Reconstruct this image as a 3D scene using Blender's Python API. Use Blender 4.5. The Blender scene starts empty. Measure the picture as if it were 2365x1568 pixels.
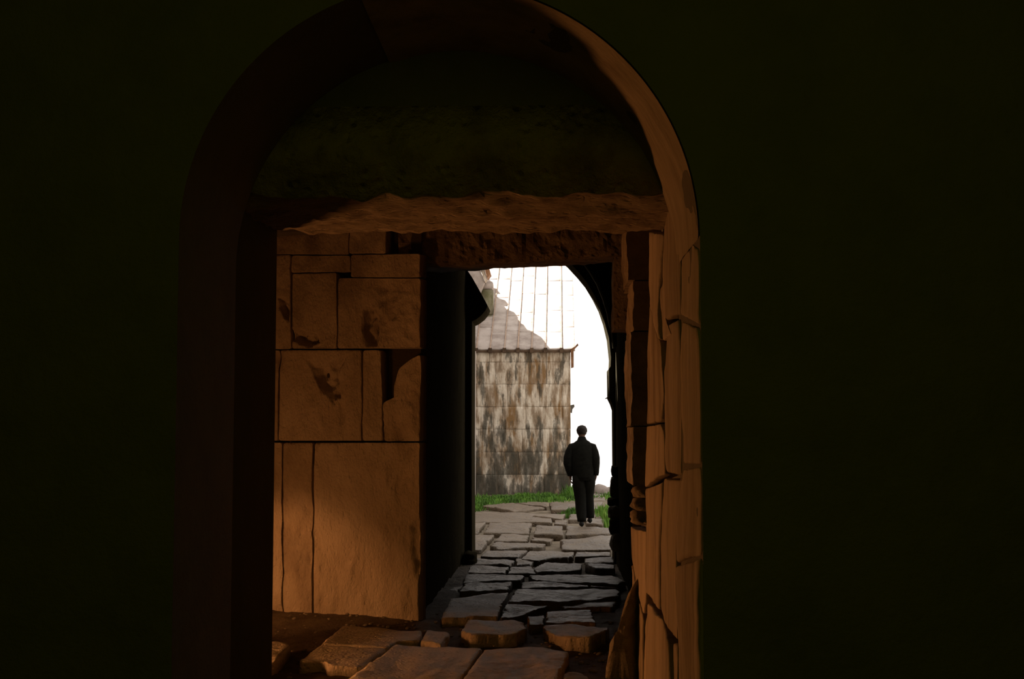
import bpy, bmesh, math, random
from mathutils import Vector, noise
from mathutils.geometry import tessellate_polygon
random.seed(7)
C = bpy.context.scene.collection
V = Vector
# ------------------------------------------------------------------ camera
F = 3200.0; CX, CY = 1182.5, 784.0
EYE = V((0, 0, 1.55)); PITCH = math.atan(231/F); YAW = math.atan(107.5/F*math.cos(PITCH))
camd = bpy.data.cameras.new('camera'); cam = bpy.data.objects.new('camera', camd); C.objects.link(cam)
camd.sensor_width = 36; camd.lens = F/2365*36; camd.clip_end = 2000
cam.location = EYE; cam.rotation_euler = (math.pi/2+PITCH, 0, YAW)
bpy.context.scene.camera = cam
RM = cam.rotation_euler.to_matrix()
RI = RM.transposed()
def ray(x, y): return RM @ V(((x-CX)/F, (CY-y)/F, -1.0))
def atY(x, y, Y):
    d = ray(x, y); return EYE + d*(Y/d.y)
def atX(x, y, X):
    d = ray(x, y); return EYE + d*(X/d.x)
def atZ(x, y, Z=0.0):
    d = ray(x, y); return EYE + d*((Z-EYE.z)/d.z)
def onp(x, y, p0, n):
    d = ray(x, y); return EYE + d*((p0-EYE).dot(n)/d.dot(n))
def proj(p):
    q = RI @ (p-EYE); return (CX + F*q.x/-q.z, CY - F*q.y/-q.z)
# ------------------------------------------------------------------ world, sun, lamps, exposure
vs = bpy.context.scene.view_settings
vs.view_transform = 'Standard'; vs.look = 'None'; vs.gamma = 1; vs.exposure = 0; vs.use_curve_mapping = False
w = bpy.data.worlds.new('world'); bpy.context.scene.world = w; w.use_nodes = True
bg = w.node_tree.nodes['Background']; bg.inputs[0].default_value = (1.0, 0.93, 0.865, 1); bg.inputs[1].default_value = 1.35
def lamp(name, kind, loc, target, energy, color, size=0.3, **k):
    l = bpy.data.lights.new(name, kind); l.energy = energy; l.color = color
    if kind == 'AREA': l.size = size
    elif kind != 'SUN': l.shadow_soft_size = size
    for a, b in k.items(): setattr(l, a, b)
    o = bpy.data.objects.new(name, l); C.objects.link(o); o.location = loc
    o.rotation_euler = (V(target)-V(loc)).to_track_quat('-Z', 'Y').to_euler()
    return o
SUNV = V((-0.5, 0.45, 0.74)).normalized()
sun = lamp('sun', 'SUN', (0, 30, 20), V((0, 30, 20))-SUNV, 24.0, (1.0, 0.95, 0.89), angle=0.009)
WARM = (1.0, 0.36, 0.09)
# light of the side opening of the vestibule, low on its left, out of view
lamp('side_opening_light', 'AREA', (-3.4, 9.6, 0.2), (-0.2, 6.6, 1.6), 76, WARM, 0.5)
lamp('side_opening_upper_light', 'AREA', (-3.8, 10.35, 0.4), (-1.7, 12.3, 2.0), 15, WARM, 0.35)
lamp('side_opening_beam', 'SPOT', (-3.9, 10.9, 0.75), (-2.75, 12.3, 0.02), 84, (1.0, 0.38, 0.11), 0.1, spot_size=math.radians(66), spot_blend=0.55)
# added faint olive fill by the camera, only lifts the blacks
lamp('black_lift_fill', 'AREA', (0, 0.4, 3.2), (0, 5, 1.7), 7.5, (0.95, 1.0, 0.06), 3.0)

# ------------------------------------------------------------------ materials
def nd(nt, t, **k):
    n = nt.nodes.new(t)
    for a, b in k.items(): setattr(n, a, b)
    return n
def ramp(nt, fac, stops):
    r = nd(nt, 'ShaderNodeValToRGB'); e = r.color_ramp.elements
    while len(e) < len(stops): e.new(0.5)
    for q, (p, c) in zip(e, stops): q.position = p; q.color = (*c, 1)
    nt.links.new(fac, r.inputs[0]); return r.outputs[0]
def stone_mat(name, stops, scale=3.0, stretch=(1, 1, 1), rough=0.85, bump=0.6, fine=40, spec=0.3, dist=0.02, pits=0.0, rvar=0.0):
    m = bpy.data.materials.new(name); m.use_nodes = True; nt = m.node_tree; L = nt.links
    bs = nt.nodes['Principled BSDF']
    geo = nd(nt, 'ShaderNodeNewGeometry'); mp = nd(nt, 'ShaderNodeMapping'); mp.inputs['Scale'].default_value = stretch
    L.new(geo.outputs['Position'], mp.inputs[0])
    oi = nd(nt, 'ShaderNodeObjectInfo')
    n1 = nd(nt, 'ShaderNodeTexNoise'); n1.inputs['Scale'].default_value = scale; n1.inputs['Detail'].default_value = 7; n1.inputs['Roughness'].default_value = 0.62
    L.new(mp.outputs[0], n1.inputs['Vector'])
    ad = nd(nt, 'ShaderNodeMath', operation='MULTIPLY_ADD'); L.new(oi.outputs['Random'], ad.inputs[0]); ad.inputs[1].default_value = 0.16; 
    L.new(n1.outputs[0], ad.inputs[2]); sb = nd(nt, 'ShaderNodeMath', operation='SUBTRACT'); L.new(ad.outputs[0], sb.inputs[0]); sb.inputs[1].default_value = 0.08
    col = ramp(nt, sb.outputs[0], stops); L.new(col, bs.inputs['Base Color'])
    bs.inputs['Roughness'].default_value = rough; bs.inputs['Specular IOR Level'].default_value = spec
    if rvar:
        mr = nd(nt, 'ShaderNodeMapRange'); L.new(n1.outputs[0], mr.inputs[0]); mr.inputs[1].default_value = .3; mr.inputs[2].default_value = .7
        mr.inputs[3].default_value = rough-rvar; mr.inputs[4].default_value = rough+rvar; L.new(mr.outputs[0], bs.inputs['Roughness'])
    n2 = nd(nt, 'ShaderNodeTexNoise'); n2.inputs['Scale'].default_value = fine; n2.inputs['Detail'].default_value = 6; n2.inputs['Roughness'].default_value = 0.7
    L.new(mp.outputs[0], n2.inputs['Vector'])
    h = n2.outputs[0]
    if pits:
        vo = nd(nt, 'ShaderNodeTexVoronoi'); vo.inputs['Scale'].default_value = fine*0.6; L.new(mp.outputs[0], vo.inputs['Vector'])
        mr = nd(nt, 'ShaderNodeMapRange'); L.new(vo.outputs['Distance'], mr.inputs[0]); mr.inputs[2].default_value = 0.35
        ml = nd(nt, 'ShaderNodeMath', operation='MULTIPLY_ADD'); L.new(mr.outputs[0], ml.inputs[0]); ml.inputs[1].default_value = pits; L.new(h, ml.inputs[2]); h = ml.outputs[0]
    b = nd(nt, 'ShaderNodeBump'); b.inputs['Strength'].default_value = bump; b.inputs['Distance'].default_value = dist
    L.new(h, b.inputs['Height']); L.new(b.outputs[0], bs.inputs['Normal'])
    return m
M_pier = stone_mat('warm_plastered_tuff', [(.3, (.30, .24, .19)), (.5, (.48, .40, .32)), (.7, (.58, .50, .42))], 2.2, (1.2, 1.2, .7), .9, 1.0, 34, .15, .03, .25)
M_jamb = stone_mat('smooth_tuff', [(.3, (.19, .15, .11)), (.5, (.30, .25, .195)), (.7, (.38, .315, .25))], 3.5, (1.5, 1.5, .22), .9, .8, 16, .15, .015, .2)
M_lint = stone_mat('rough_lintel_stone', [(.3, (.22, .17, .12)), (.5, (.38, .31, .24)), (.7, (.46, .38, .30))], 5, (1, 2, 1), .9, 1.0, 26, .15, .04, .6)
M_beam = stone_mat('dark_beam_stone', [(.3, (.14, .11, .08)), (.5, (.26, .21, .16)), (.7, (.36, .30, .23))], 5, (1, 2, 1), .9, 1.0, 26, .1, .04, .6)  # darker tone of the lintel stone, for the second beam
M_rock = stone_mat('rubble_stone', [(.3, (.16, .13, .10)), (.5, (.30, .26, .22)), (.7, (.42, .37, .32))], 5, (1, 1, 1), .75, 1.0, 30, .3, .03, .4)
M_dark = stone_mat('shade_darkened_stone', [(.3, (.125, .115, .10)), (.6, (.155, .14, .12))], 3, (1, 1, 1), .95, .5, 14, .1, .03)  # shade of the unlit walls put into the colour
M_shade = stone_mat('shade_black_stone', [(.3, (.036, .030, .018)), (.6, (.052, .043, .026))], 3, (1, 1, 1), 1, .5, 14, .0, .03)  # near-black tone paints the shade of the passage and outer arch
M_dim = stone_mat('shaded_jamb_stone', [(.3, (.075, .07, .045)), (.6, (.09, .085, .055))], 3, (1, 1, 1), 1, .5, 14, .0, .03)  # unlit left jamb, its shade painted as a darker tone
M_room = stone_mat('dark_room_plaster', [(.3, (.30, .29, .27)), (.7, (.34, .33, .31))], 1.5, (1, 1, 1), .95, .35, 12, .1, .02)
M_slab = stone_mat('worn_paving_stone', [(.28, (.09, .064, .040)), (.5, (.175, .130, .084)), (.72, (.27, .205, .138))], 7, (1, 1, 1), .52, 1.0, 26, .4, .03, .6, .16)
M_slabf = stone_mat('skylit_paving_stone', [(.28, (.36, .30, .26)), (.5, (.54, .465, .41)), (.72, (.66, .57, .51))], 6, (1, 1, 1), .65, 1.0, 40, .4, .02, .7, .1)  # paler, greyer tone stands in for skylight on these slabs
M_dirt = stone_mat('packed_earth', [(.3, (.06, .045, .03)), (.5, (.11, .085, .06)), (.7, (.17, .13, .09))], 6, (1, 1, 1), .9, 1.0, 30, .2, .04)
M_out = stone_mat('outdoor_earth', [(.3, (.10, .08, .05)), (.5, (.19, .155, .11)), (.7, (.27, .22, .16))], 1.6, (1, 1, 1), .9, .8, 10, .2, .04)
M_wood = stone_mat('weathered_brown_wood', [(.3, (.16, .07, .03)), (.7, (.34, .18, .09))], 6, (1, 1, 1), .8, .4, 40)
M_cloth = stone_mat('black_wool', [(.3, (.006, .006, .005)), (.7, (.012, .012, .010))], 20, (1, 1, 1), .95, .2, 200, .05)
M_trou = stone_mat('black_cotton', [(.3, (.007, .007, .006)), (.7, (.012, .012, .010))], 20, (1, 1, 1), .95, .2, 200, .05)
M_hair = stone_mat('dark_hair', [(.3, (.008, .005, .004)), (.7, (.02, .012, .008))], 60, (1, 1, .2), .6, .4, 120, .2)
M_skin = stone_mat('skin', [(.3, (.10, .055, .035)), (.7, (.12, .065, .045))], 20, (1, 1, 1), .6, .1, 200, .3)
M_shoe = stone_mat('black_leather', [(.3, (.006, .006, .006)), (.7, (.012, .011, .01))], 20, (1, 1, 1), .6, .1, 100, .2)
M_grass = stone_mat('grass', [(.35, (.05, .11, .02)), (.52, (.12, .27, .035)), (.7, (.26, .42, .08))], 3, (1, 1, 1), .7, .0, 10, .2)
M_roof = stone_mat('roof_slab_stone', [(.3, (.30, .25, .22)), (.5, (.44, .38, .34)), (.7, (.53, .47, .43))], 2.5, (1, 1, 1), .85, .5, 14, .2, .03)
M_eave = stone_mat('dark_eave_timber', [(.3, (.05, .03, .018)), (.7, (.12, .075, .045))], 6, (1, 1, 1), .9, .4, 40)
M_rib = stone_mat('pale_rusty_rib', [(.3, (.30, .20, .13)), (.7, (.48, .36, .28))], 6, (1, 1, 1), .8, .3, 20)
M_moss = stone_mat('mossy_stone', [(.3, (.07, .08, .03)), (.5, (.16, .15, .08)), (.7, (.30, .27, .2))], 2.5, (1, 1, 1), .9, .6, 14, .2, .03)
def lichen_mat():
    m = bpy.data.materials.new('lichen_streaked_ashlar'); m.use_nodes = True; nt = m.node_tree; L = nt.links
    bs = nt.nodes['Principled BSDF']; bs.inputs['Roughness'].default_value = .9; bs.inputs['Specular IOR Level'].default_value = .15
    geo = nd(nt, 'ShaderNodeNewGeometry'); oi = nd(nt, 'ShaderNodeObjectInfo')
    def nz(sc, st, det=6, off=0, rg=.6):
        mp = nd(nt, 'ShaderNodeMapping'); mp.inputs['Scale'].default_value = st; mp.inputs['Location'].default_value = (off, off*2, off)
        L.new(geo.outputs['Position'], mp.inputs[0]); n = nd(nt, 'ShaderNodeTexNoise'); n.inputs['Scale'].default_value = sc
        n.inputs['Detail'].default_value = det; n.inputs['Roughness'].default_value = rg; L.new(mp.outputs[0], n.inputs['Vector']); return n.outputs[0]
    base = ramp(nt, nz(5.5, (1, 1, .25), 9), [(.33, (.17, .125, .08)), (.44, (.34, .26, .185)), (.52, (.58, .50, .40)), (.66, (.80, .73, .62))])
    och = ramp(nt, nz(2.6, (1.2, 1, .25), 5, 7), [(.5, (0, 0, 0)), (.62, (1, 1, 1))])
    mx = nd(nt, 'ShaderNodeMix', data_type='RGBA'); L.new(och, mx.inputs[0]); L.new(base, mx.inputs[6]); mx.inputs[7].default_value = (.25, .15, .07, 1)
    dk = nz(2.6, (1.5, 1, .4), 9, 3, .68)
    # damp dark staining grows towards the foot of the wall
    sp = nd(nt, 'ShaderNodeSeparateXYZ'); L.new(geo.outputs['Position'], sp.inputs[0])
    mr = nd(nt, 'ShaderNodeMapRange'); L.new(sp.outputs[2], mr.inputs[0]); mr.inputs[1].default_value = 0.0; mr.inputs[2].default_value = 2.4
    mr.inputs[3].default_value = .17; mr.inputs[4].default_value = 0.0
    ad = nd(nt, 'ShaderNodeMath', operation='ADD'); L.new(dk, ad.inputs[0]); L.new(mr.outputs[0], ad.inputs[1])
    ob = nd(nt, 'ShaderNodeMath', operation='MULTIPLY_ADD'); L.new(oi.outputs['Random'], ob.inputs[0]); ob.inputs[1].default_value = .06; L.new(ad.outputs[0], ob.inputs[2])
    dm = ramp(nt, ob.outputs[0], [(.57, (0, 0, 0)), (.63, (.75, .75, .75)), (.75, (1, 1, 1))])
    mx2 = nd(nt, 'ShaderNodeMix', data_type='RGBA'); L.new(dm, mx2.inputs[0]); L.new(mx.outputs[2], mx2.inputs[6]); mx2.inputs[7].default_value = (.075, .068, .052, 1)
    L.new(mx2.outputs[2], bs.inputs['Base Color'])
    b = nd(nt, 'ShaderNodeBump'); b.inputs['Strength'].default_value = .6; b.inputs['Distance'].default_value = .03
    L.new(nz(9, (1, 1, 1)), b.inputs['Height']); L.new(b.outputs[0], bs.inputs['Normal'])
    return m
M_lichen = lichen_mat()

# ------------------------------------------------------------------ object helpers
def tag(o, label=None, cat=None, group=None, kind=None):
    if label: o['label'] = label
    if cat: o['category'] = cat
    if group: o['group'] = group
    if kind: o['kind'] = kind
    return o
def wloc(o):
    p = V(o.location)
    while o.parent: o = o.parent; p += V(o.location)
    return p
def mesh_obj(name, verts, faces, mat, parent=None, origin=None, smooth=False):
    if origin is None:
        origin = V((0, 0, 0))
        for v in verts: origin += V(v)
        origin /= max(1, len(verts)); origin.z = min(v[2] for v in verts)
    origin = V(origin)
    me = bpy.data.meshes.new(name); me.from_pydata([tuple(V(v)-origin) for v in verts], [], faces)
    me.materials.append(mat)
    if smooth: me.polygons.foreach_set('use_smooth', [True]*len(me.polygons))
    me.update()
    o = bpy.data.objects.new(name, me); C.objects.link(o)
    if parent: o.parent = parent; o.location = origin-wloc(parent)
    else: o.location = origin
    return o
def empty(name, loc):
    o = bpy.data.objects.new(name, None); C.objects.link(o); o.location = loc; o.empty_display_size = .2; return o
def bm_obj(name, bm, mat, parent=None, smooth=False):
    bmesh.ops.recalc_face_normals(bm, faces=bm.faces)
    vs_ = [v.co.copy() for v in bm.verts]; bm.verts.index_update(); fs = [[v.index for v in f.verts] for f in bm.faces]; bm.free()
    return mesh_obj(name, vs_, fs, mat, parent, None, smooth)
def add_box(bm, a, b):
    xs, ys, zs = zip(a, b)
    v = [bm.verts.new((x, y, z)) for x in xs for y in ys for z in zs]
    for f in ((0, 1, 3, 2), (4, 6, 7, 5), (0, 4, 5, 1), (2, 3, 7, 6), (0, 2, 6, 4), (1, 5, 7, 3)): bm.faces.new([v[i] for i in f])
def box(name, a, b, mat, parent=None, kind=None):
    bm = bmesh.new(); add_box(bm, a, b); o = bm_obj(name, bm, mat, parent)
    if kind: o['kind'] = kind
    return o
def prism(name, pts, dvec, mat, parent=None, smooth=False):
    dvec = V(dvec); bm = bmesh.new()
    a = [bm.verts.new(p) for p in pts]; b = [bm.verts.new(V(p)+dvec) for p in pts]
    n = len(pts)
    for t in tessellate_polygon([[V(p) for p in pts]]):
        bm.faces.new([a[i] for i in t]); bm.faces.new([b[i] for i in t[::-1]])
    for i in range(n): bm.faces.new((a[i], b[i], b[(i+1) % n], a[(i+1) % n]))
    return bm_obj(name, bm, mat, parent, smooth)
def fbm(p, o=4): return noise.fractal(p, 0.8, 2.1, o)
seedc = [0]
def stone(name, poly, n, thick, mat, parent=None, rough=.006, relief=.006, bev=.012, seg=.03, rings=8, gap=.004, gouge=None, rfreq=3.0, tilt=None, soft=1):
    """a stone with a traced outline on a plane; front face with relief, worn edges, real thickness"""
    seedc[0] += 1; so = V((seedc[0]*3.17, seedc[0]*1.31, seedc[0]*.77))
    n = V(n).normalized(); poly = [V(p) for p in poly]; c = sum(poly, V())/len(poly)
    t1 = (poly[1]-poly[0]); t1 = (t1-n*t1.dot(n)).normalized(); t2 = n.cross(t1)
    q = [((p-c).dot(t1), (p-c).dot(t2)) for p in poly]
    area = sum(q[i][0]*q[(i+1) % len(q)][1]-q[(i+1) % len(q)][0]*q[i][1] for i in range(len(q)))/2
    if area < 0: q = q[::-1]; poly = poly[::-1]
    bd = []
    for i in range(len(q)):
        a, b = q[i], q[(i+1) % len(q)]; ln = math.hypot(b[0]-a[0], b[1]-a[1]); k = max(2, int(ln/seg))
        for j in range(k): t = j/k; bd.append((a[0]+(b[0]-a[0])*t, a[1]+(b[1]-a[1])*t))
    rad = math.sqrt(abs(area))/2
    # soften the corners
    for _ in range(soft): bd = [((bd[i-1][0]+2*bd[i][0]+bd[(i+1) % len(bd)][0])/4, (bd[i-1][1]+2*bd[i][1]+bd[(i+1) % len(bd)][1])/4) for i in range(len(bd))]
    nb = len(bd); out = []
    for (a, b) in bd:
        r = math.hypot(a, b)+1e-6; k = 1-(gap+rough*(.6+fbm(V((a, b, 0))*6/max(rad, .1)+so)+.7*noise.noise(V((a, b, 0))*22+so)))/r
        out.append((a*k, b*k))
    lv = [(1., -thick), (1., -bev), (1-bev*.25/rad, -bev*.35), (1-bev*.8/rad, 0.)]
    s0 = 1-bev*.8/rad
    for k in range(1, rings): lv.append((s0*(1-k/rings), 0.))
    verts = []; 
    for li, (s, h) in enumerate(lv):
        for (a, b) in out:
            p = c+t1*(a*s)+t2*(b*s); hh = h
            if li >= 1: hh += relief*fbm(p*rfreq+so)*(0.4 if li < 3 else 1)
            if tilt: hh += (a*tilt[0]+b*tilt[1])*(1 if li else 0)
            if gouge and li >= 1: hh -= gouge(*proj(p), p)
            verts.append(p+n*hh)
    cen = c+n*(relief*fbm(c*rfreq+so)-(gouge(*proj(c), c) if gouge else 0)); verts.append(cen); ci = len(verts)-1
    faces = []
    for l in range(len(lv)-1):
        for i in range(nb):
            j = (i+1) % nb; faces.append((l*nb+i, l*nb+j, (l+1)*nb+j, (l+1)*nb+i))
    l = len(lv)-1
    for i in range(nb): faces.append((l*nb+i, l*nb+(i+1) % nb, ci))
    faces.append(tuple(range(nb))[::-1])
    return mesh_obj(name, verts, faces, mat, parent, None, True)
def rock(name, loc, size, mat, parent=None, sub=3, rough=.25, seed=0, sq=.0):
    bm = bmesh.new(); bmesh.ops.create_icosphere(bm, subdivisions=sub, radius=1)
    for v in bm.verts:
        d = v.co.normalized(); m = max(abs(d.x), abs(d.y), abs(d.z)); p = d*(1-sq)+d/m*sq*.85
        p *= 1+rough*fbm(d*1.3+V((seed*5.1, seed, 2)), 4)
        v.co = V((p.x*size[0], p.y*size[1], p.z*size[2]))+V(loc)
    return bm_obj(name, bm, mat, parent, True)
def tube(bm, pts, radii, n=12, caps=True, ry=None):
    """loft of ellipses along pts"""
    rs = []
    for i, p in enumerate(pts):
        p = V(p); a = V(pts[max(0, i-1)]); b = V(pts[min(len(pts)-1, i+1)]); d = (b-a).normalized()
        u = d.cross(V((0, 1, 0))); u = u.normalized() if u.length > 1e-3 else V((1, 0, 0)); wv = d.cross(u).normalized()
        r = radii[i]; r2 = ry[i] if ry else r
        rs.append([bm.verts.new(p+u*(r*math.cos(2*math.pi*k/n))+wv*(r2*math.sin(2*math.pi*k/n))) for k in range(n)])
    for a, b in zip(rs, rs[1:]):
        for k in range(n): bm.faces.new((a[k], a[(k+1) % n], b[(k+1) % n], b[k]))
    if caps: bm.faces.new(rs[0][::-1]); bm.faces.new(rs[-1])

# ------------------------------------------------------------------ key dimensions
YA, YT, YB = 5.0, 5.9, 6.76            # arch front, tympanum, back of the doorway
XR = atY(1621, 1000, YA).x; XL = -1.39 # jambs of the doorway
R = (XR-XL)/2; XC = (XR+XL)/2; ZS = atY(1616, 545, YA).z
ZL = atY(1100, 535, YB).z              # lintel soffit
YP = 12.2                              # second doorway
YO = 18.0                              # outer arch
# ------------------------------------------------------------------ shell
box('wall_left', (-4.2, -1.2, -.25), (-4, YA+.02, 5.25), M_room, kind='structure')
box('wall_right', (4, -1.2, -.25), (4.2, YA+.02, 5.25), M_room, kind='structure')
box('wall_back', (-4.2, -1.4, -.25), (4.2, -1.2, 5.25), M_room, kind='structure')
box('ceiling', (-6, -1.4, 5.2), (5, YO, 5.5), M_room, kind='structure')
box('foundation', (-6, -1.4, -.5), (5, YO+.1, -.22), M_dark, kind='structure')
box('wall_vestibule', (-6.2, YT, -.3), (-6, YO, 5.5), M_dark, kind='structure')
arc = [V((XC+R*math.cos(t), YA, ZS+R*math.sin(t))) for t in [math.pi*i/64 for i in range(65)]]
outer = [V((-6, YA, -.25)), V((-6, YA, 5.25)), V((5, YA, 5.25)), V((5, YA, -.25)), V((XR, YA, -.25))]
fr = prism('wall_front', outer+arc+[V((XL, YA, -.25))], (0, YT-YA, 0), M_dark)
tag(fr, kind='structure')
# intrados lining, lit side of the arch only: warm smooth tuff, 5 mm proud of the wall core
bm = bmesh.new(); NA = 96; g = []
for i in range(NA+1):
    t = math.pi*.6*i/NA; row = []  # stops past the crown; the dark core beyond paints the unlit side
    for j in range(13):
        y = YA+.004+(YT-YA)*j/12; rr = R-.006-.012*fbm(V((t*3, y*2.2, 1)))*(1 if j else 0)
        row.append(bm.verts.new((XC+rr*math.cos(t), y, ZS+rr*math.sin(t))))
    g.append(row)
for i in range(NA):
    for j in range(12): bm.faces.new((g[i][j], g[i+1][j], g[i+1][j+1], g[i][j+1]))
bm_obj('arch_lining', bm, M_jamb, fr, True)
# tympanum wall, left jamb, back half of the wall
ty = box('wall_tympanum', (-6, YT, ZL+.42), (5, YB, 5.2), M_dark, kind='structure')
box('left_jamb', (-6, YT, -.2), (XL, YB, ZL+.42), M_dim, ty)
# lintel: one long rough stone
def lint_mesh():
    bm = bmesh.new(); nx, ny = 110, 22; x0, x1 = XL-.25, XR+.35; rows = []
    for i in range(nx+1):
        x = x0+(x1-x0)*i/nx; r = []
        for j in range(ny+1):
            t = j/ny; y = YT+(YB-YT)*t
            z = ZL + .022*fbm(V((x*2.5, y*4, 3))) + .014*fbm(V((x*11, y*11, 5)))
            if t < .4: z += .055*((.4-t)/.4)**1.5*(.6+.9*noise.noise(V((x*7, 1, y*5))))
            for (gx, gy, gr, gd) in ((-1.17, 6.5, .05, .03), (-.98, 6.2, .1, .03), (-.35, 6.15, .1, .02)):
                d = math.hypot((x-gx)*.5, (y-gy)*1.4); z += gd*max(0, 1-d/gr)
            r.append(bm.verts.new((x, y, z)))
        rows.append(r)
    for i in range(nx):
        for j in range(ny): bm.faces.new((rows[i][j], rows[i+1][j], rows[i+1][j+1], rows[i][j+1]))
    top = [[bm.verts.new((r[0].co.x, r[k].co.y, ZL+.42)) for k in (0, ny)] for r in rows]
    for i in range(nx):
        bm.faces.new((rows[i][0], rows[i+1][0], top[i+1][0], top[i][0])); bm.faces.new((rows[i][ny], top[i][1], top[i+1][1], rows[i+1][ny]))
        bm.faces.new((top[i][0], top[i+1][0], top[i+1][1], top[i][1]))
    bm.faces.new(rows[0]+[top[0][1], top[0][0]]); bm.faces.new((rows[nx]+[top[nx][1], top[nx][0]])[::-1])
    return bm
lo = bm_obj('lintel', lint_mesh(), M_lint, ty, True); tag(lo, 'long rough stone lintel with a pitted and chipped soffit')

# right side wall of the doorway: core and jamb stones
rj = box('wall_jamb', (XR+.07, YT, -.2), (5, 7.8, ZL+.41), M_dark, kind='structure')
box('ledge_core', (XR+.07, 7.8, -.2), (1.1, 9.92, 1.02), M_dark, rj)
box('recess_back', (1.1, 7.8, -.2), (5, 12.3, 5.2), M_dark, rj)
box('wall_over_recess', (XR, 7.8, ZL+.85), (1.1, 9, 5.2), M_dark, rj)
box('wall_over_jamb', (XR+.07, YB, ZL+.41), (5, 7.8, 5.2), M_dark, rj)
def JX(pts):
    r = [atX(x, y, XR) for x, y in pts]
    return [V((p.x-.008, max(p.y, YA+.002), max(p.z, -.1))) for p in r]
jp = [ # outlines of the stones on the left-facing plane, in the photo's frame
 [(1578, 545), (1640, 545), (1640, 735), (1576, 728)],
 [(1538, 430), (1576, 420), (1574, 728), (1556, 730), (1543, 742), (1536, 640)],
 [(1502, 534), (1536, 540), (1524, 670), (1528, 790), (1503, 700), (1500, 660)],
 [(1526, 672), (1537, 640), (1542, 745), (1554, 775), (1533, 790)],
 [(1577, 740), (1640, 740), (1640, 1078), (1580, 1072)],
 [(1541, 750), (1574, 735), (1576, 1100), (1543, 1092), (1537, 940)],
 [(1504, 700), (1528, 795), (1534, 900), (1528, 975), (1496, 980), (1496, 880)],
 [(1494, 985), (1528, 978), (1536, 1000), (1536, 1096), (1490, 1125)],
 [(1536, 1104), (1581, 1108), (1568, 1230), (1565, 1400), (1566, 1480), (1540, 1440), (1529, 1390), (1530, 1200)],
 [(1581, 1082), (1645, 1082), (1645, 1300), (1568, 1300), (1570, 1200)],
 [(1568, 1305), (1645, 1305), (1645, 1900), (1572, 1900), (1572, 1480)],
 [(1493, 1128), (1534, 1112), (1528, 1300), (1526, 1410), (1497, 1370), (1495, 1250)],
 [(1498, 1392), (1530, 1430), (1546, 1480), (1556, 1620), (1558, 1900), (1493, 1900), (1490, 1500)],
 [(1556, 1482), (1570, 1492), (1571, 1900), (1560, 1900), (1558, 1600)],
 [(1457, 1216), (1493, 1228), (1493, 1370), (1488, 1420), (1475, 1368), (1460, 1290)],
 [(1462, 1300), (1472, 1365), (1486, 1430), (1488, 1900), (1462, 1900)],
]
for q in jp:
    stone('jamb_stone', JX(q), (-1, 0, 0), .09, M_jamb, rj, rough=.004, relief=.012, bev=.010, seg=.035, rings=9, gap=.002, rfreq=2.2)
# pilaster beyond the recess, worn to a ragged edge
pl = rj
def ragbox(name, x0, x1, y0, y1, z0, z1, mat, parent, amp=.03, cut=None, nz=26):
    """a block with ragged, battered faces"""
    bm = bmesh.new(); ny = 6; nx = 5; ring = []
    per = [(x0+(x1-x0)*i/nx, y0) for i in range(nx)]+[(x1, y0+(y1-y0)*i/ny) for i in range(ny)]+[(x1-(x1-x0)*i/nx, y1) for i in range(nx)]+[(x0, y1-(y1-y0)*i/ny) for i in range(ny)]
    seedc[0] += 1
    for k in range(nz+1):
        z = z0+(z1-z0)*k/nz; r = []
        for (x, y) in per:
            d = fbm(V((x*3, y*3, z*4))+V((seedc[0]*2.3, 0, 0)))*amp; s = cut(z) if cut else 0
            r.append(bm.verts.new((x+d+(s if x < x0+.03 else 0), y+d*.6, z+fbm(V((x*8, y*8, seedc[0])))*.01)))
        ring.append(r)
    n = len(per)
    for a, b in zip(ring, ring[1:]):
        for i in range(n): bm.faces.new((a[i], a[(i+1) % n], b[(i+1) % n], b[i]))
    bm.faces.new(ring[0][::-1]); bm.faces.new(ring[-1])
    return bm_obj(name, bm, mat, parent, False)
zz = [atY(1470, y, 9.2).z for y in (1120, 985, 770, 655, 520)]
xp = atY(1459, 900, 9.0).x
for k, (a, b, dx) in enumerate(((zz[0], zz[1], .005), (zz[1], zz[2], -.002), (zz[2], zz[3], .012), (zz[3], zz[4], -.022))):
    ragbox('pilaster_block', xp+dx, 1.08, 9.0, 9.85, a+.004, b-.004, M_rock if k < 2 else M_lint, pl, .02)
for k, (x, y0, y1, s) in enumerate(((1470, 1120, 1150, .075), (1468, 1148, 1180, .085), (1472, 1176, 1212, .09), (1484, 1190, 1214, .06))):
    a, b = atY(x, y0, 8.85), atY(x, y1, 8.85)
    r_ = rock('ledge_stone', V((a.x+.05, 8.84, (a.z+b.z)/2)), (s*1.1, .11, abs(a.z-b.z)*.52), M_rock, None, 3, .22, k+3, .35)
    tag(r_, ['topmost rough stone of the small heap on the right wall ledge', 'second rough stone from the top of the heap on the right wall ledge', 'lowest large rough stone of the heap on the right wall ledge', 'small chip of stone at the near right end of the wall ledge'][k], 'stone', 'rubble on the ledge')

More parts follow.
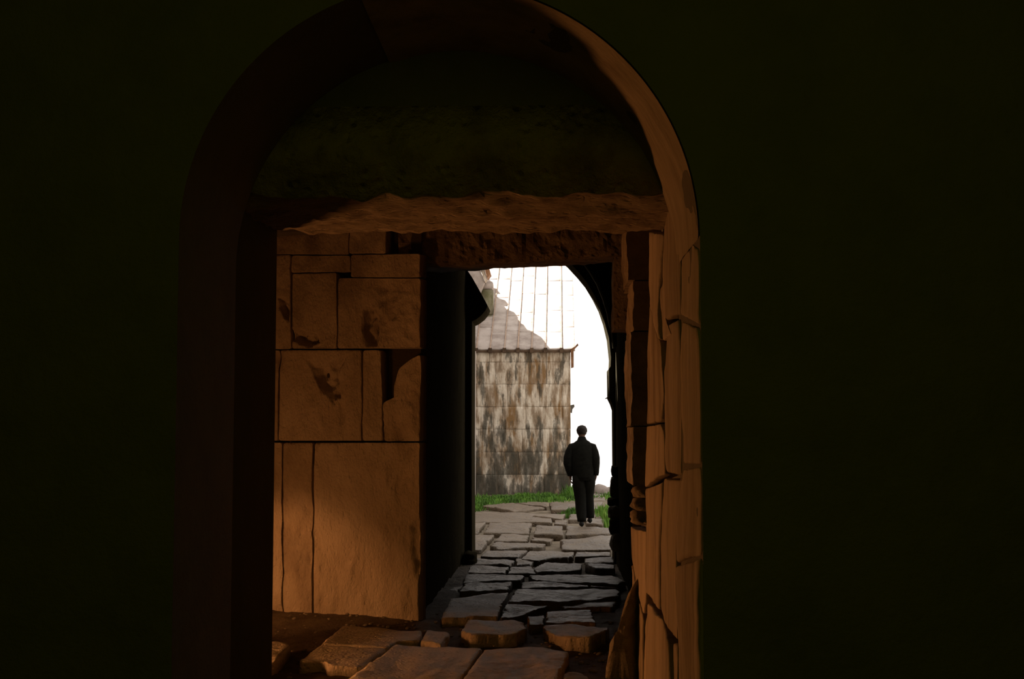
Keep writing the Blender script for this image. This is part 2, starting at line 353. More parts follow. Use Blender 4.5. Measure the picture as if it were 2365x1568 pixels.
# ------------------------------------------------------------------ lit pier of the second doorway
g0, g1 = atZ(968, 1432), atZ(627, 1412)
PD = (g1-g0).normalized(); PN = V((0, 0, 1)).cross(PD); PN = PN if PN.y < 0 else -PN
PP = V(g0)
XPR = atY(967, 1200, g0.y).x
pw = prism('wall_pier', [V((XPR, g0.y+.13, -.2)), V((XPR, YO, -.2)), V((-6, YO, -.2)), V((-6, g0.y+.13+(XPR+6)*(g1.y-g0.y)/(g0.x-g1.x), -.2))], (0, 0, 5.4), M_shade)
tag(pw, kind='structure')
def PX(pts): return [onp(x, y, PP, PN) for x, y in pts]
def inpoly(x, y, P):
    c = False; j = len(P)-1; md = 1e9
    for i in range(len(P)):
        xi, yi = P[i]; xj, yj = P[j]
        if (yi > y) != (yj > y) and x < (xj-xi)*(y-yi)/(yj-yi)+xi: c = not c
        L2 = (xj-xi)**2+(yj-yi)**2; t = max(0, min(1, ((x-xi)*(xj-xi)+(y-yi)*(yj-yi))/L2)); md = min(md, math.hypot(x-xi-t*(xj-xi), y-yi-t*(yj-yi)))
        j = i
    return md if c else -md
GG = [([(706, 828), (728, 838), (752, 836), (790, 822), (800, 826), (782, 870), (788, 920), (776, 925), (770, 944), (760, 920), (740, 905), (722, 870)], .08, 12),
      ([(672, 760), (700, 762), (730, 770), (736, 790), (715, 803), (690, 795), (672, 786)], .08, 8),
      ([(640, 688), (668, 688), (669, 742), (655, 735), (645, 712)], .09, 6),
      ([(836, 712), (850, 702), (875, 735), (872, 800), (842, 800), (834, 760)], .075, 10),
      ([(725, 1018), (745, 1018), (732, 1036), (726, 1045)], .03, 5),
      ([(945, 1215), (970, 1190), (972, 1330), (958, 1335), (950, 1290)], .045, 8)]
def gouge(px, py, p):
    d = 0
    for P, dep, soft in GG:
        m = inpoly(px+3*noise.noise(p*14), py+3*noise.noise(p*15+V((5, 5, 5))), P)
        if m > 0: d = max(d, dep*min(1, m/soft)*(1+.5*noise.noise(p*16)))
    if px > 850 and 640 < py < 1020: d += .022*abs(noise.noise(p*11))+.02*(noise.noise(p*5)+.5)*min(1, (px-850)/40)
    return d-0.012*(noise.noise(V((p.x*9, p.y, p.z*5)))**3)*6
pb = [
 [(560, 536), (804, 532), (804, 588), (560, 586)], [(806, 532), (892, 532), (890, 586), (806, 586)],
 [(560, 588), (671, 588), (671, 806), (560, 806)], [(673, 590), (808, 590), (808, 627), (673, 630)],
 [(810, 588), (970, 586), (969, 640), (810, 640)], [(675, 632), (777, 629), (777, 805), (674, 805)],
 [(781, 642), (969, 642), (968, 804), (780, 805)], [(560, 808), (643, 808), (641, 1018), (560, 1018)],
 [(646, 808), (835, 808), (835, 1018), (644, 1018)], [(838, 808), (878, 808), (882, 1018), (838, 1018)],
 [(969, 818), (968, 1019), (885, 1019), (882, 930), (907, 923), (909, 885), (921, 850), (945, 829)],
 [(560, 1020), (650, 1022), (650, 1430), (560, 1430)], [(654, 1022), (722, 1022), (721, 1435), (653, 1435)],
 [(726, 1022), (968, 1022), (966, 1445), (724, 1440)],
]
for i, q in enumerate(pb):
    big = (q[1][0]-q[0][0])*(q[2][1]-q[1][1]) > 9000
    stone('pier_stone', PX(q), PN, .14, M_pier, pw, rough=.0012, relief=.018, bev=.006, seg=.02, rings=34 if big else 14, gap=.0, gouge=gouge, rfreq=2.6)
# second lintel (rough, over the passage), its right bearing and the wall over it
bl = [atY(x, y, YP) for x, y in ((900, 618), (1072, 613), (1150, 606), (1310, 600), (1440, 590), (1456, 588))]
b2 = empty('rough_lintel', V((-.2, YP, bl[0].z)))
tag(b2, 'rough hewn stone beam spanning the passage behind the lit pier', 'lintel')
bm = bmesh.new(); nx = 60; nz_ = 12; G = []
for i in range(nx+1):
    x = -1.42+(bl[-1].x+1.42)*i/nx
    zb = bl[0].z
    for a, b in zip(bl, bl[1:]):
        if a.x <= x <= b.x: zb = a.z+(b.z-a.z)*(x-a.x)/(b.x-a.x)
    if x > bl[-1].x: zb = bl[-1].z
    pr = [(0, .36), (.0, .28), (0, .22), (0, .17), (0, .13), (0, .09), (0, .06), (.005, .03), (.02, .008), (.06, 0), (.16, .0), (.3, .0), (.5, .01)]
    G.append([bm.verts.new((x, YP+dy+.03*fbm(V((x*9, z*9, 2)))+(.018*noise.noise(V((x*26, z*12, 8))) if z > .02 else 0), zb+z+.012*fbm(V((x*6, dy*6, 4))))) for dy, z in pr])
for i in range(nx):
    for j in range(12): bm.faces.new((G[i][j], G[i+1][j], G[i+1][j+1], G[i][j+1]))
bm.faces.new(G[0][::-1]); bm.faces.new(G[-1])
for i in range(nx): bm.faces.new((G[i][12], G[i+1][12], G[i+1][0], G[i][0]))
bm_obj('beam', bm, M_beam, b2, False)
box('wall_over_beam', (-6, YP+.12, bl[0].z+.34), (5, YP+.6, 5.2), M_dark, kind='structure')
s0, s1 = atY(1416, 595, YP+.2), atY(1450, 762, YP+.2)
ragbox('bearing_stone', s0.x, .95, YP+.08, YP+.55, s1.z, bl[-2].z+.02, M_beam, b2, .012, nz=16)
# passage walls
pr_ = box('wall_passage', (.74, 9.92, -.2), (5, YO, 5.2), M_shade, kind='structure')
bx = empty('jamb_block_stack', (.8, 10.4, 0)); tag(bx, 'dark upright stones against the right wall of the passage before the outer arch', 'stones')
for k, (a, b) in enumerate(((0, .9), (.9, 1.75), (1.75, 2.5))):
    ragbox('upright_stone', .665+.01*k, .86, 12.3, 12.75, a-.03, b-.005, M_shade, bx, .012, nz=12)
# ------------------------------------------------------------------ outer arch
op = [(1090, 1330), (1089, 1000), (1090, 742), (1099, 738), (1112, 728), (1122, 716), (1126, 706), (1118, 690), (1106, 668), (1090, 640), (1072, 613), (1050, 575), (1046, 545), (1060, 528), (1099, 518), (1160, 526),
      (1210, 541), (1250, 559), (1285, 582), (1311, 601), (1336, 628), (1354, 650), (1372, 680), (1386, 708), (1397, 740), (1406, 778), (1411, 825), (1410, 846), (1406, 852), (1407, 918), (1413, 930), (1418, 945), (1419, 1070), (1419, 1330)]
ow = [V((-6, YO, -.3)), V((-6, YO, 5.5)), V((5, YO, 5.5)), V((5, YO, -.3))]+[atY(x, y, YO) for x, y in op[::-1]]
ao = prism('wall_outer_arch', ow, (0, .75, 0), M_shade); tag(ao, kind='structure')
# moulded rib inside the arch
bm = bmesh.new(); pts = [atY(x, y, YO-.5) for x, y in ((1300, 565), (1340, 596), (1362, 625), (1380, 655), (1394, 690), (1404, 722), (1410, 755))]
tube(bm, pts, [.02]*7, 8); bm_obj('arch_rib', bm, M_rock, ao, True)
prism('wall_behind_rib', [atY(x, y, YO-.47) for x, y in ((1300, 540), (1345, 596), (1362, 622), (1380, 652), (1394, 686), (1404, 718), (1412, 755), (1418, 800), (1560, 800), (1560, 540))], (0, .47, 0), M_shade, ao)
# twig and small things on the arch edge
bm = bmesh.new(); a = atY(1411, 920, YO+.05); tube(bm, [a, a+V((-.04, 0, .01)), a+V((-.075, 0, -.005))], [.012, .01, .004], 6); tg = bm_obj('twig', bm, M_wood)
tag(tg, 'tiny brown twig sticking out of the right edge of the outer arch', 'twig')
# broken carved post stones at the right foot of the arch
bp = empty('broken_post', atZ(1425, 1300)); tag(bp, 'dark broken stone post at the right foot of the outer arch', 'post')
for k, (x0, x1, y0, y1, Y) in enumerate(((1411, 1432, 1076, 1102, 17.4), (1408, 1434, 1100, 1152, 17.35), (1402, 1434, 1150, 1170, 17.2), (1404, 1436, 1169, 1200, 17.1), (1407, 1440, 1198, 1236, 17.0), (1409, 1442, 1234, 1276, 16.9))):
    a, b = atY(x0, y0, Y), atY(x1, y1, Y)
    cc = (a+b)/2; rock('post_stone', V((cc.x+.01, Y+.1, cc.z)), (abs(a.x-b.x)*.58, .12, abs(a.z-b.z)*.56), (M_rock if k % 2 else M_shade), bp, 3, .18, k+11, .55)  # every other stone paler, imitating light on the tops

# ------------------------------------------------------------------ floor, ground and paving
def hfield(name, x0, x1, y0, y1, dx, dy, fn, mat):
    nx = int((x1-x0)/dx); ny = int((y1-y0)/dy)
    vs_ = [(x0+(x1-x0)*i/nx, y0+(y1-y0)*j/ny, fn(x0+(x1-x0)*i/nx, y0+(y1-y0)*j/ny)) for j in range(ny+1) for i in range(nx+1)]
    fs = [(j*(nx+1)+i, j*(nx+1)+i+1, (j+1)*(nx+1)+i+1, (j+1)*(nx+1)+i) for j in range(ny) for i in range(nx)]
    return mesh_obj(name, vs_, fs, mat, None, ((x0+x1)/2, (y0+y1)/2, 0), True)
def fz(x, y):
    z = -.05+.025*fbm(V((x*1.6, y*1.6, 0)))+.012*fbm(V((x*8, y*8, 4)))
    if y > 11.2 and x < -1.0: z += .06*min(1, (y-11.2)/1)
    return z
fl = hfield('floor', -4.2, 1.5, -1.2, 18.1, .05, .06, fz, M_dirt); tag(fl, kind='structure')
def gz(x, y):
    z = -.055+.03*fbm(V((x*1.2, y*.8, 0)))
    if y > 45: z -= (y-45)**2*.02
    if y > 34: z += .05
    return z
gd = hfield('ground', -14, 16, 18.1, 54, .25, .2, gz, M_out); tag(gd, kind='structure')
def SL(pts, z=0.0): return [atZ(x, y, z) for x, y in pts]
front = [ # (outline, height of the top, thickness)
 ([(791, 1443), (977, 1458), (969, 1478), (918, 1481), (894, 1495), (738, 1487)], .015, .2),
 ([(738, 1489), (893, 1497), (832, 1541), (757, 1536), (749, 1526), (688, 1526)], .02, .2),
 ([(986, 1454), (1041, 1461), (1019, 1491), (970, 1480)], .015, .12),
 ([(913, 1488), (1115, 1497), (1062, 1568), (1010, 1640), (700, 1640), (798, 1570)], .03, .2),
 ([(1118, 1498), (1180, 1494), (1250, 1494), (1315, 1504), (1286, 1572), (1262, 1640), (1014, 1640), (1066, 1568)], .04, .22),
]
for q, z, t in front:
    stone('paving_slab', SL(q, z), (0, 0, 1), t, M_slabf, fl, rough=.008, relief=.012, bev=.02, seg=.025, rings=16, gap=.002, rfreq=3.5)
mid = [
 ([(1079, 1432), (1187, 1431), (1212, 1439), (1219, 1451), (1191, 1465), (1085, 1469), (1062, 1457)], .05, .2, 1),
 ([(1252, 1441), (1330, 1440), (1407, 1448), (1400, 1460), (1365, 1475), (1313, 1473), (1262, 1460)], .05, .22, 1),
 ([(1262, 1410), (1367, 1410), (1377, 1440), (1259, 1436)], .03, .15, 0),
 ([(1217, 1424), (1258, 1419), (1256, 1440), (1222, 1442)], .02, .12, 0),
 ([(1039, 1381), (1110, 1370), (1175, 1364), (1163, 1390), (1150, 1424), (1090, 1427), (1018, 1430)], .03, .2, 1),
 ([(1189, 1361), (1426, 1356), (1434, 1368), (1428, 1378), (1285, 1393), (1172, 1392)], .03, .2, 0),
 ([(1168, 1397), (1269, 1398), (1215, 1417), (1154, 1428)], .02, .15, 0),
 ([(1072, 1348), (1184, 1343), (1174, 1362), (1060, 1366)], .03, .15, 0),
 ([(1205, 1343), (1360, 1350), (1360, 1354), (1201, 1357)], .02, .15, 0),
 ([(1217, 1329), (1414, 1327), (1447, 1342), (1426, 1349), (1240, 1340)], .03, .2, 0),
 ([(1074, 1325), (1214, 1328), (1203, 1341), (1068, 1346)], .02, .15, 0),
 ([(1259, 1296), (1346, 1301), (1341, 1317), (1243, 1322), (1231, 1312)], .03, .15, 0),
 ([(1350, 1301), (1421, 1303), (1421, 1314), (1374, 1313)], .05, .15, 0),
 ([(1093, 1290), (1189, 1294), (1179, 1305), (1088, 1302)], .02, .15, 0),
 ([(1086, 1306), (1177, 1309), (1166, 1322), (1078, 1322)], .01, .15, 0),
 ([(1123, 1270), (1219, 1270), (1197, 1286), (1109, 1284)], .03, .15, 0),
 ([(1223, 1270), (1327, 1271), (1324, 1287), (1238, 1294), (1203, 1290)], .02, .15, 0),
 ([(1330, 1274), (1410, 1272), (1410, 1283), (1327, 1286)], .02, .15, 0),
 ([(1350, 1287), (1415, 1286), (1420, 1299), (1350, 1298)], .0, .15, 0),
]
mid += [
 ([(1380, 1385), (1425, 1383), (1420, 1402), (1300, 1404), (1290, 1398)], .0, .15, 0),
 ([(1190, 1289), (1235, 1296), (1225, 1306), (1193, 1305)], .0, .15, 0),
 ([(1180, 1308), (1228, 1308), (1240, 1324), (1172, 1323)], -.005, .15, 0),
 ([(1362, 1350), (1424, 1351), (1424, 1355), (1363, 1354)], .01, .15, 0),
 ([(1030, 1368), (1058, 1350), (1070, 1350), (1056, 1368), (1036, 1380)], .0, .15, 0),
]
for q, z, t, s in mid:
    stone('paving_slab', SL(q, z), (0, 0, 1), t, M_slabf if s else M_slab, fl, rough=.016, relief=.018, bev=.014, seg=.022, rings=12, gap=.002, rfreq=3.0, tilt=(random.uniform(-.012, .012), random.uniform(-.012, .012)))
far = [
 ([(1144, 1250), (1262, 1253), (1259, 1263), (1149, 1268), (1130, 1260)], .03), ([(1292, 1246), (1412, 1236), (1412, 1268), (1297, 1268)], .05),
 ([(1156, 1234), (1224, 1236), (1219, 1248), (1140, 1249)], .03), ([(1229, 1238), (1283, 1240), (1271, 1250), (1225, 1248)], .02),
 ([(1070, 1235), (1143, 1235), (1111, 1268), (1060, 1266)], .02), ([(1131, 1205), (1229, 1209), (1222, 1233), (1116, 1231)], .03),
 ([(1238, 1212), (1300, 1213), (1302, 1237), (1232, 1234)], .06), ([(1060, 1207), (1122, 1206), (1103, 1231), (1050, 1232)], .02),
 ([(1308, 1214), (1412, 1218), (1412, 1233), (1305, 1235)], .05), ([(1060, 1182), (1211, 1184), (1276, 1197), (1277, 1207), (1136, 1204), (1060, 1203)], .02),
 ([(1238, 1187), (1308, 1187), (1300, 1197), (1225, 1192)], .04), ([(1281, 1200), (1311, 1203), (1308, 1211), (1279, 1208)], .05),
 ([(1110, 1168), (1185, 1162), (1262, 1172), (1185, 1179)], .02), ([(1268, 1160), (1332, 1161), (1334, 1178), (1273, 1178)], .04),
 ([(1351, 1197), (1391, 1197), (1393, 1211), (1353, 1209)], .04), ([(1316, 1188), (1378, 1190), (1375, 1196), (1312, 1200)], .03),
 ([(1190, 1161), (1262, 1162), (1264, 1170), (1195, 1163)], .03), ([(1340, 1140), (1400, 1142), (1398, 1154), (1338, 1154)], .03), ([(1345, 1158), (1392, 1158), (1388, 1176), (1340, 1176)], .03),
]
for q, z in far:
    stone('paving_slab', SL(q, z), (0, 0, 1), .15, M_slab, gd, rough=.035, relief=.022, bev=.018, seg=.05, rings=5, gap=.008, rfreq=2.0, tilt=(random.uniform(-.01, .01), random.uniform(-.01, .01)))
# pebbles on the trodden earth, uncountable
bm = bmesh.new(); rr = random.Random(3)
for i in range(420):
    x = rr.uniform(-2.4, .5); y = rr.uniform(8.4, 12.4); s = rr.uniform(.006, .022)*(1 if rr.random() < .9 else 1.8); b0 = len(bm.verts)
    r_ = bmesh.ops.create_icosphere(bm, subdivisions=1, radius=1)
    for v in r_['verts']: v.co = V((x+v.co.x*s*rr.uniform(.8, 1.4), y+v.co.y*s, fz(x, y)+s*.3+v.co.z*s*.6))
o = bm_obj('pebbles', bm, M_rock, fl, True); o['kind'] = 'stuff'
# ------------------------------------------------------------------ loose stones
o = stone('corner_stone', SL([(560, 1476), (625, 1478), (669, 1485), (673, 1491), (650, 1512), (630, 1528), (560, 1540)], .05), (0, 0, 1), .12, M_slabf, None, rough=.01, relief=.02, bev=.025, seg=.03, rings=8)
tag(o, 'pale flat stone beside the dark doorway jamb at the lower left', 'stone')
o = stone('round_stone', SL([(1300, 1552), (1320, 1545), (1342, 1547), (1362, 1560), (1372, 1590), (1330, 1610), (1298, 1590)], .05), (0, 0, 1), .12, M_rock, None, rough=.01, relief=.02, bev=.03, seg=.03, rings=8)
tag(o, 'small rounded stone on the earth right of the large front slabs', 'stone')
def lean_stone():
    Y = 8.9; q = [atY(x, y, Y) for x, y in ((1464, 1325), (1449, 1345), (1436, 1385), (1426, 1425), (1416, 1458), (1402, 1480), (1392, 1505), (1386, 1560), (1384, 1600), (1490, 1600), (1498, 1480), (1484, 1390), (1476, 1340))]
    q = [V((min(p.x, XR-.03), p.y, max(p.z, -.08))) for p in q]
    return stone('leaning_stone', q, V((-.3, -1, .12)), .26, M_rock, None, rough=.012, relief=.03, bev=.13, seg=.02, rings=16, rfreq=5)
o = lean_stone(); tag(o, 'tall brown boulder leaning on the right wall by the doorway', 'boulder')
o = rock('foot_stone', atZ(1098, 1290)+V((-.03, -.75, .06)), (.11, .26, .1), M_shade, None, 3, .3, 4, .4); tag(o, 'dark stone at the foot of the left passage wall', 'stone')

# ------------------------------------------------------------------ chapel
YC = atZ(1200, 1143).y
cl = V((-2.75, YC, 0)); xr = atY(1318, 1000, YC).x; ez = atY(1200, 808, YC).z
ch = empty('chapel', V(((cl.x+xr)/2, YC+3, 0)))
tag(ch, 'small stone chapel with lichen streaked wall and sunlit ribbed roof beyond the arch', 'building')
pitch = math.atan(.515); RY = 8.6
bm = bmesh.new(); add_box(bm, (cl.x, YC+.12, -.3), (xr-.04, YC+RY, ez)); bm_obj('wall_core', bm, M_dark, ch)
hy = YC+RY; hz = ez+RY*.515
prism('gable', [V((xr-.04, YC+.12, ez)), V((xr-.04, hy, hz-.03)), V((xr-.04, hy, ez))], (cl.x-xr+.04, 0, 0), M_dark, ch)
def cy(y): return atY(1200, y, YC).z
rows = [(812, 836), (836, 887), (887, 939), (939, 991), (991, 1044), (1044, 1096), (1096, 1150)]
verts_x = [[1102, 1131, 1163, 1196, 1226, 1262, 1292], [1108, 1144, 1190, 1221, 1262, 1300], [1100, 1146, 1172, 1214, 1246, 1266, 1298], [1110, 1140, 1166, 1214, 1254, 1300], [1104, 1142, 1206, 1248, 1268], [1112, 1142, 1198, 1244, 1290], [1100, 1150, 1204, 1256, 1296]]
for (y0, y1), xs in zip(rows, verts_x):
    xx = [cl.x]+[atY(x, y0, YC).x for x in xs]+[xr]; z1, z0 = cy(y0), cy(y1)
    for a, b in zip(xx, xx[1:]):
        d = random.uniform(-.012, .012)
        stone('wall_stone', [V((a, YC+d, z0)), V((b, YC+d, z0)), V((b, YC+d, z1)), V((a, YC+d, z1))], (0, -1, 0), .14, M_lichen, ch, rough=.004, relief=.008, bev=.006, seg=.12, rings=4, gap=.0, soft=0)
# roof slabs and the ribs that cover their joints
def roofp(x, d, h=0): # x world, d run up the slope (horizontal metres), h above
    return V((x, YC-.12+d-h*math.sin(pitch), ez+.02+(d-.0)*.515+h*math.cos(pitch)))
ex = [cl.x, atY(1100, 806, YC-.12).x]+[atY(x, 806, YC-.12).x for x in (1132, 1165, 1196, 1228, 1260, 1297, 1328)]
rn = V((0, -math.sin(pitch), math.cos(pitch)))
for i, (a, b) in enumerate(zip(ex, ex[1:])):
    d = 0.0; k = 0
    while d < RY:
        l = random.uniform(1.0, 1.5); e = min(RY+.1, d+l); h = random.uniform(0, .012)
        stone('roof_slab', [roofp(a, d, h), roofp(b, d, h), roofp(b, e, h), roofp(a, e, h)], rn, .08, M_roof, ch, rough=.002, relief=.006, bev=.01, seg=.3, rings=3, gap=.002, soft=0)
        d = e
for i, x in enumerate(ex[1:-1]):
    wv = .016 if i != 3 else .022
    p = [roofp(x-wv, -.02, -.01), roofp(x+wv, -.02, -.01), roofp(x+wv*.7, -.02, .035), roofp(x-wv*.7, -.02, .035)]
    prism('roof_rib', p, roofp(x, RY+.1)-roofp(x, 0), M_rib, ch)
    bm = bmesh.new(); q = roofp(x, -.05); add_box(bm, (x-.05, q.y-.04, q.z-.09), (x+.05, q.y+.08, q.z+.05)); bm_obj('rafter_end', bm, M_eave, ch)
bm = bmesh.new(); q = roofp(0, 0); add_box(bm, (cl.x, YC-.1, ez-.07), (atY(1322, 806, YC).x, YC+.1, ez+.0)); bm_obj('eave_board', bm, M_eave, ch)
bm = bmesh.new(); g_ = [atY(x, y, YC-.15) for x, y in ((1318, 806), (1328, 800), (1334, 793), (1336, 797), (1325, 808), (1325, 848), (1319, 850))]
o = prism('gutter_end', g_, (0, .1, 0), M_wood, ch)
o = prism('wall_bracket', [atY(x, y, YC+.05) for x, y in ((1316, 936), (1326, 934), (1327, 939), (1322, 945), (1321, 954), (1316, 952))], (0, .1, 0), M_dark, ch)
# mossy pier standing on the roof against the church
m0 = [atY(x, y, YC+2.2) for x, y in ((1112, 760), (1143, 760), (1143, 655), (1138, 640), (1122, 630), (1112, 640))]
for y0, y1, mt in ((745, 728, M_moss), (727, 668, M_moss), (667, 650, M_roof)):
    a, b = atY(1109, y0, YC+2.0), atY(1138, y1, YC+2.0)
    bm = bmesh.new(); add_box(bm, (a.x, YC+2.0, a.z), (b.x, YC+2.6, b.z)); bmesh.ops.bevel(bm, geom=bm.edges[:], offset=.02, segments=2, affect='EDGES'); bm_obj('roof_pier_stone', bm, mt, ch, True)
# ------------------------------------------------------------------ unseen church on the left, placed and notched to throw the stepped shadow
XW = -2.8
cu = empty('unseen_church', (XW-4, 34, 0)); tag(cu, kind='structure')
EZ = 7.55
bm = bmesh.new(); add_box(bm, (XW-8, 19, -.3), (XW-.25, 50, EZ-.3)); bm_obj('wall_body', bm, M_roof, cu)
y = 19.0; k = 0
while y < 50:
    l = .3; dd = .0 if k % 2 == 0 else -.16
    zt = EZ-.06*(y-42)*.9*0
    bm = bmesh.new(); add_box(bm, (XW-8, y+.004, EZ-.3), (XW+dd, y+l-.004, EZ)); bm_obj('eave_stone', bm, M_roof, cu)
    y += l; k += 1
for q, m, dy in ((((1046, 592), (1097, 592), (1119, 652), (1108, 676)), M_roof, 0), (((1098, 592), (1110, 592), (1124, 643), (1120, 651)), M_lichen, -.08), (((1111, 592), (1121, 592), (1133, 632), (1125, 642)), M_wood, -.14)):
    prism('raking_cornice', [atY(x, yy, YC+1.6+dy) for x, yy in q], (0, .5-dy, 0), m, ch)
# slim corner strip between the arch and the chapel wall
a = atY(1084, 742, 36.5); b = atY(1096, 1150, 36.5)
bm = bmesh.new(); add_box(bm, (a.x-.6, 36.5, -.2), (b.x, 37.0, 3.9)); o = bm_obj('corner_buttress', bm, M_roof); tag(o, 'pale narrow stone buttress at the left edge of the view through the arch', 'buttress')

# ------------------------------------------------------------------ grass, far stones
def grass(name, spots, n, h, label, seed):
    r = random.Random(seed); vs_ = []; fs = []
    for i in range(n):
        cx, cyy, rx, ry = r.choice(spots); x = r.gauss(cx, rx*.5); y = r.gauss(cyy, ry*.5); z = gz(x, y)-.01
        if y > YC-.05: y = YC-.05-r.random()*.2
        a = r.uniform(0, 6.28); wd = r.uniform(.012, .022); hh = h*r.uniform(.3, 1.1)*(.55+.9*abs(noise.noise(V((x*1.7, y*1.7, 1)))+.3)); ln = r.uniform(.1, .5)*hh; b = r.uniform(0, 6.28)
        k = len(vs_); ca, sa = math.cos(a)*wd, math.sin(a)*wd; lx, ly = math.cos(b)*ln, math.sin(b)*ln
        vs_ += [(x-ca, y-sa, z), (x+ca, y+sa, z), (x+ca*.7+lx*.4, y+sa*.7+ly*.4, z+hh*.6), (x-ca*.7+lx*.4, y-sa*.7+ly*.4, z+hh*.6), (x+lx, y+ly, z+hh)]
        fs += [(k, k+1, k+2, k+3), (k+3, k+2, k+4)]
    o = mesh_obj(name, vs_, fs, M_grass); tag(o, label, 'grass', kind='stuff'); return o
def gs(x, y, rx, ry): p = atZ(x, y); return (p.x, p.y, rx, ry)
grass('grass_strip', [gs(1100, 1166, .4, 2.2), gs(1110, 1160, .5, 2), gs(1140, 1156, .6, 1.6), gs(1170, 1154, .5, 1.2), gs(1190, 1158, .35, 1), gs(1216, 1150, .5, .6), gs(1250, 1153, .5, 1), gs(1280, 1154, .5, 1.1), gs(1310, 1152, .5, 1.2)], 7000, .15, 'green grass growing along the foot of the chapel wall', 1)
grass('grass_tuft', [gs(1326, 1146, .25, .8), gs(1322, 1152, .2, .8)], 900, .42, 'taller green grass at the right corner of the chapel wall', 2)
grass('grass_tuft', [gs(1404, 1190, .12, .8), gs(1412, 1200, .1, .8), gs(1400, 1180, .25, 1.0), gs(1405, 1210, .06, .4)], 1500, .24, 'green grass beside the dark post at the right foot of the arch', 3)
grass('grass_tuft', [gs(1405, 1146, .4, 1.2), gs(1395, 1150, .4, .8), gs(1320, 1183, .15, .3), gs(1303, 1190, .1, .3)], 1000, .13, 'pale grass around the low boulder at the edge of the yard', 4)
p = atZ(1388, 1142); o = rock('low_boulder', p+V((0, .5, .06)), (.24, .3, .2), M_roof, None, 3, .25, 9, .3); tag(o, 'low pale boulder at the far edge of the yard right of the walker', 'boulder')

# ------------------------------------------------------------------ person
PF = atZ(1345, 1215, .04); PF = V((PF.x, PF.y, .035))
pe = empty('person', PF); tag(pe, 'person in a loose dark jacket and dark trousers walking away through the arch', 'person')
def pobj(name, bm, mat, parent=pe, smooth=True):
    for v in bm.verts: v.co += PF
    return bm_obj(name, bm, mat, parent, smooth)
# body: one skinned skeleton
SK = []; ED = []; RD = []
def jv(p, r, par=None):
    SK.append(V(p)); RD.append(r if isinstance(r, tuple) else (r, r))
    if par is not None: ED.append((par, len(SK)-1))
    return len(SK)-1
pv = jv((.01, 0, .90), (.13, .1)); s1_ = jv((.005, .01, 1.08), (.12, .09), pv); s2_ = jv((0, 0, 1.26), (.13, .1), s1_); s3_ = jv((0, 0, 1.40), (.085, .07), s2_)
nk = jv((-.003, .0, 1.51), .052, s3_); nk2 = jv((-.003, .012, 1.56), .052, nk); hd = jv((-.003, .028, 1.62), (.068, .082), nk2); hd2 = jv((-.003, .022, 1.68), (.076, .09), hd); hd3 = jv((-.003, .012, 1.725), (.055, .066), hd2)
ns = jv((-.003, .105, 1.625), .012, hd); 
for s in (-1, 1): jv((-.003+s*.078, .01, 1.635), .014, hd)
feet = {-1: ((-.065, 0, .88), (-.03, .04, .48), (-.012, -.03, .09)), 1: ((.115, 0, .88), (.10, .16, .50), (.137, .24, .14))}
for s in (-1, 1):
    h_, kn, an = feet[s]; a = jv(h_, .085, pv); m1 = jv((V(h_)+V(kn))/2, .072, a); b = jv(kn, .054, m1); m2 = jv(V(kn)*.6+V(an)*.4, .052, b); c_ = jv(an, .036, m2); t_ = jv(V(an)+V((0, .1, -.055)), .034, c_); jv(V(an)+V((0, .17, -.065)), .026, t_)
arms = {-1: ((-.175, 0, 1.42), (-.245, -.03, 1.14), (-.205, .04, .885)), 1: ((.18, 0, 1.42), (.225, -.03, 1.14), (.235, .05, .895))}
for s in (-1, 1):
    sh, el, wr = map(V, arms[s]); a = jv(sh+V((-s*.03, 0, -.055)), .04, s3_); b = jv((sh+el)/2+V((0, 0, -.02)), .04, a); c_ = jv(el, .036, b); d_ = jv((el+wr)/2, .034, c_); e_ = jv(wr, .024, d_)
    pm = jv(wr+V((0, .012, -.05)), (.016, .034), e_)
    for k, (oy, ln) in enumerate(((-.028, .062), (-.01, .074), (.01, .08), (.028, .072))):
        f1 = jv(wr+V((0, .012+oy, -.075)), .0095, pm); f2 = jv(wr+V((-s*.012, .014+oy, -.075-ln*.55)), .009, f1); jv(wr+V((-s*.034, .014+oy, -.075-ln*.85)), .0075, f2)
    th = jv(wr+V((-s*.012, .045, -.045)), .011, pm); jv(wr+V((-s*.022, .058, -.085)), .009, th)
me = bpy.data.meshes.new('body'); me.from_pydata([tuple(p) for p in SK], ED, []); me.materials.append(M_skin)
body = bpy.data.objects.new('body', me); C.objects.link(body); body.parent = pe
body.modifiers.new('skin', 'SKIN')
sv = me.skin_vertices[0].data
for i, r in enumerate(RD): sv[i].radius = r; sv[i].use_root = (i == 0)
body.modifiers['skin'].use_smooth_shade = True
ss = body.modifiers.new('sub', 'SUBSURF'); ss.levels = 2; ss.render_levels = 2
# jacket
bm = bmesh.new()
tube(bm, [(.02, 0, .835), (.018, 0, .86), (.012, 0, .98), (.006, 0, 1.12), (.002, 0, 1.28), (0, 0, 1.38), (0, 0, 1.44), (0, 0, 1.475), (-.002, 0, 1.505), (-.003, .005, 1.56)],
     [.168, .176, .2, .212, .216, .205, .172, .13, .085, .062], 28, True, [.125, .132, .145, .155, .15, .14, .12, .1, .075, .06])
for s in (-1, 1):
    sh, el, wr = map(V, arms[s]); o_ = V((s*.0, 0, 0)); e2 = el+V((s*.0, 0, 0))
    tube(bm, [sh+V((-s*.075, 0, .0)), sh+V((s*.0, 0, -.032)), sh*.55+el*.45+V((s*.006, 0, 0)), el+V((s*.004, 0, .05)), el+V((s*.006, 0, -.04)), el*.4+wr*.6, wr+V((0, 0, .03)), wr+V((0, 0, -.012))], [.05, .075, .082, .08, .078, .07, .06, .05], 18, True)
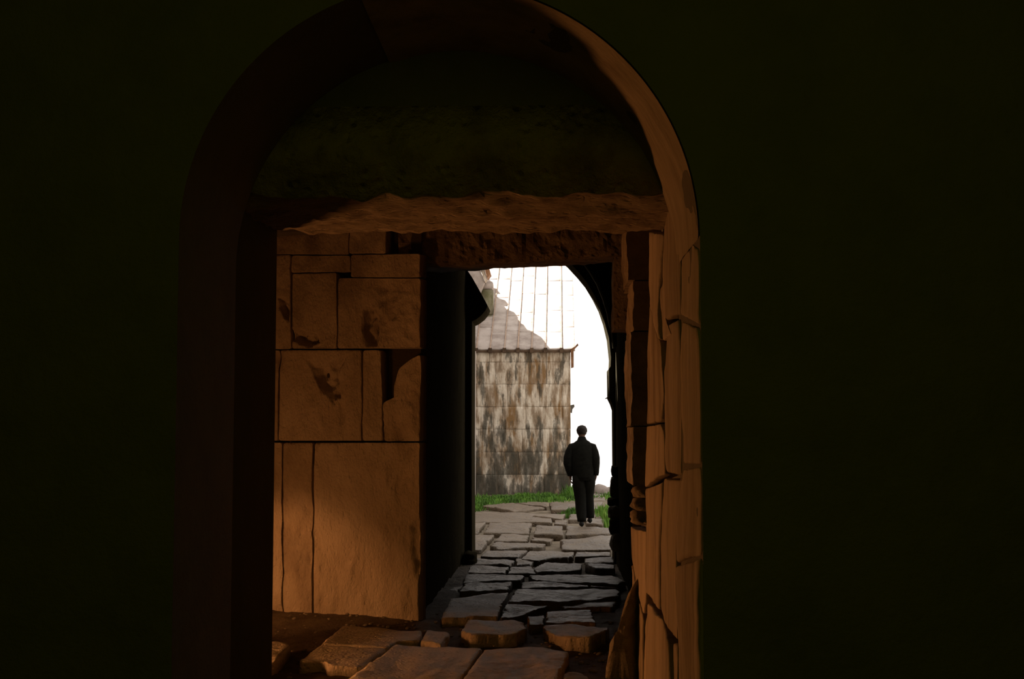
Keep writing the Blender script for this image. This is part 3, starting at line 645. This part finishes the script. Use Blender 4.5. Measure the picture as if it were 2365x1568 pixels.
for v in bm.verts:
    if .9 < v.co.z < 1.45: v.co += v.co.normalized()*.012*fbm(v.co*7)
pobj('jacket', bm, M_cloth)
# trousers
bm = bmesh.new()
tube(bm, [(.02, 0, .95), (.02, 0, .88), (.022, 0, .80)], [.15, .175, .185], 24, True, [.11, .125, .12])
for s in (-1, 1):
    h_, kn, an = map(V, feet[s])
    off = V((0, 0, 0))
    tube(bm, [h_+V((0, 0, .02)), h_*.7+kn*.3, h_*.35+kn*.65, kn, kn*.6+an*.4, kn*.25+an*.75, an+V((0, 0, .045)), an+V((0, -.01, .0))], [.112, .12, .112, .101, .094, .087, .08, .078], 18, True)
for v in bm.verts:
    if v.co.z < .8: v.co.x += .006*fbm(V((v.co.x*5, v.co.y*5, v.co.z*12)))
pobj('trousers', bm, M_trou)
for s in (-1, 1):
    an = V(feet[s][2]); bm = bmesh.new(); zf = an.z-.09
    y0 = an.y; base = zf+.0
    pts = [(an.x, y0-.085, base+.05), (an.x, y0-.07, base+.045), (an.x, y0-.02, base+.05), (an.x, y0+.06, base+.042), (an.x, y0+.13, base+.033), (an.x, y0+.19, base+.028), (an.x, y0+.215, base+.025)]
    rx = [.02, .036, .038, .043, .047, .038, .012]; rz = [.03, .045, .05, .042, .033, .028, .012]; rings_ = []
    for (x, y, z), a, b in zip(pts, rx, rz): rings_.append([bm.verts.new((x+a*math.cos(2*math.pi*k/14), y, z+b*max(-1., math.sin(2*math.pi*k/14)))) for k in range(14)])
    for a, b in zip(rings_, rings_[1:]):
        for k in range(14): bm.faces.new((a[k], a[(k+1) % 14], b[(k+1) % 14], b[k]))
    bm.faces.new(rings_[0][::-1]); bm.faces.new(rings_[-1])
    pobj('shoe', bm, M_shoe)
# hair: tousled short cut
bm = bmesh.new(); bmesh.ops.create_icosphere(bm, subdivisions=4, radius=1)
for v in list(bm.verts):
    d = v.co.normalized(); r = 1+.07*fbm(d*3.5)+.05*noise.noise(d*9)
    v.co = V((-.003+d.x*.093*r, .008+d.y*.105*r, 1.672+d.z*.096*r))
bmesh.ops.delete(bm, geom=[v for v in bm.verts if v.co.z < 1.60+max(0, v.co.y-.02)*1.1], context='VERTS')
pobj('hair', bm, M_hair)
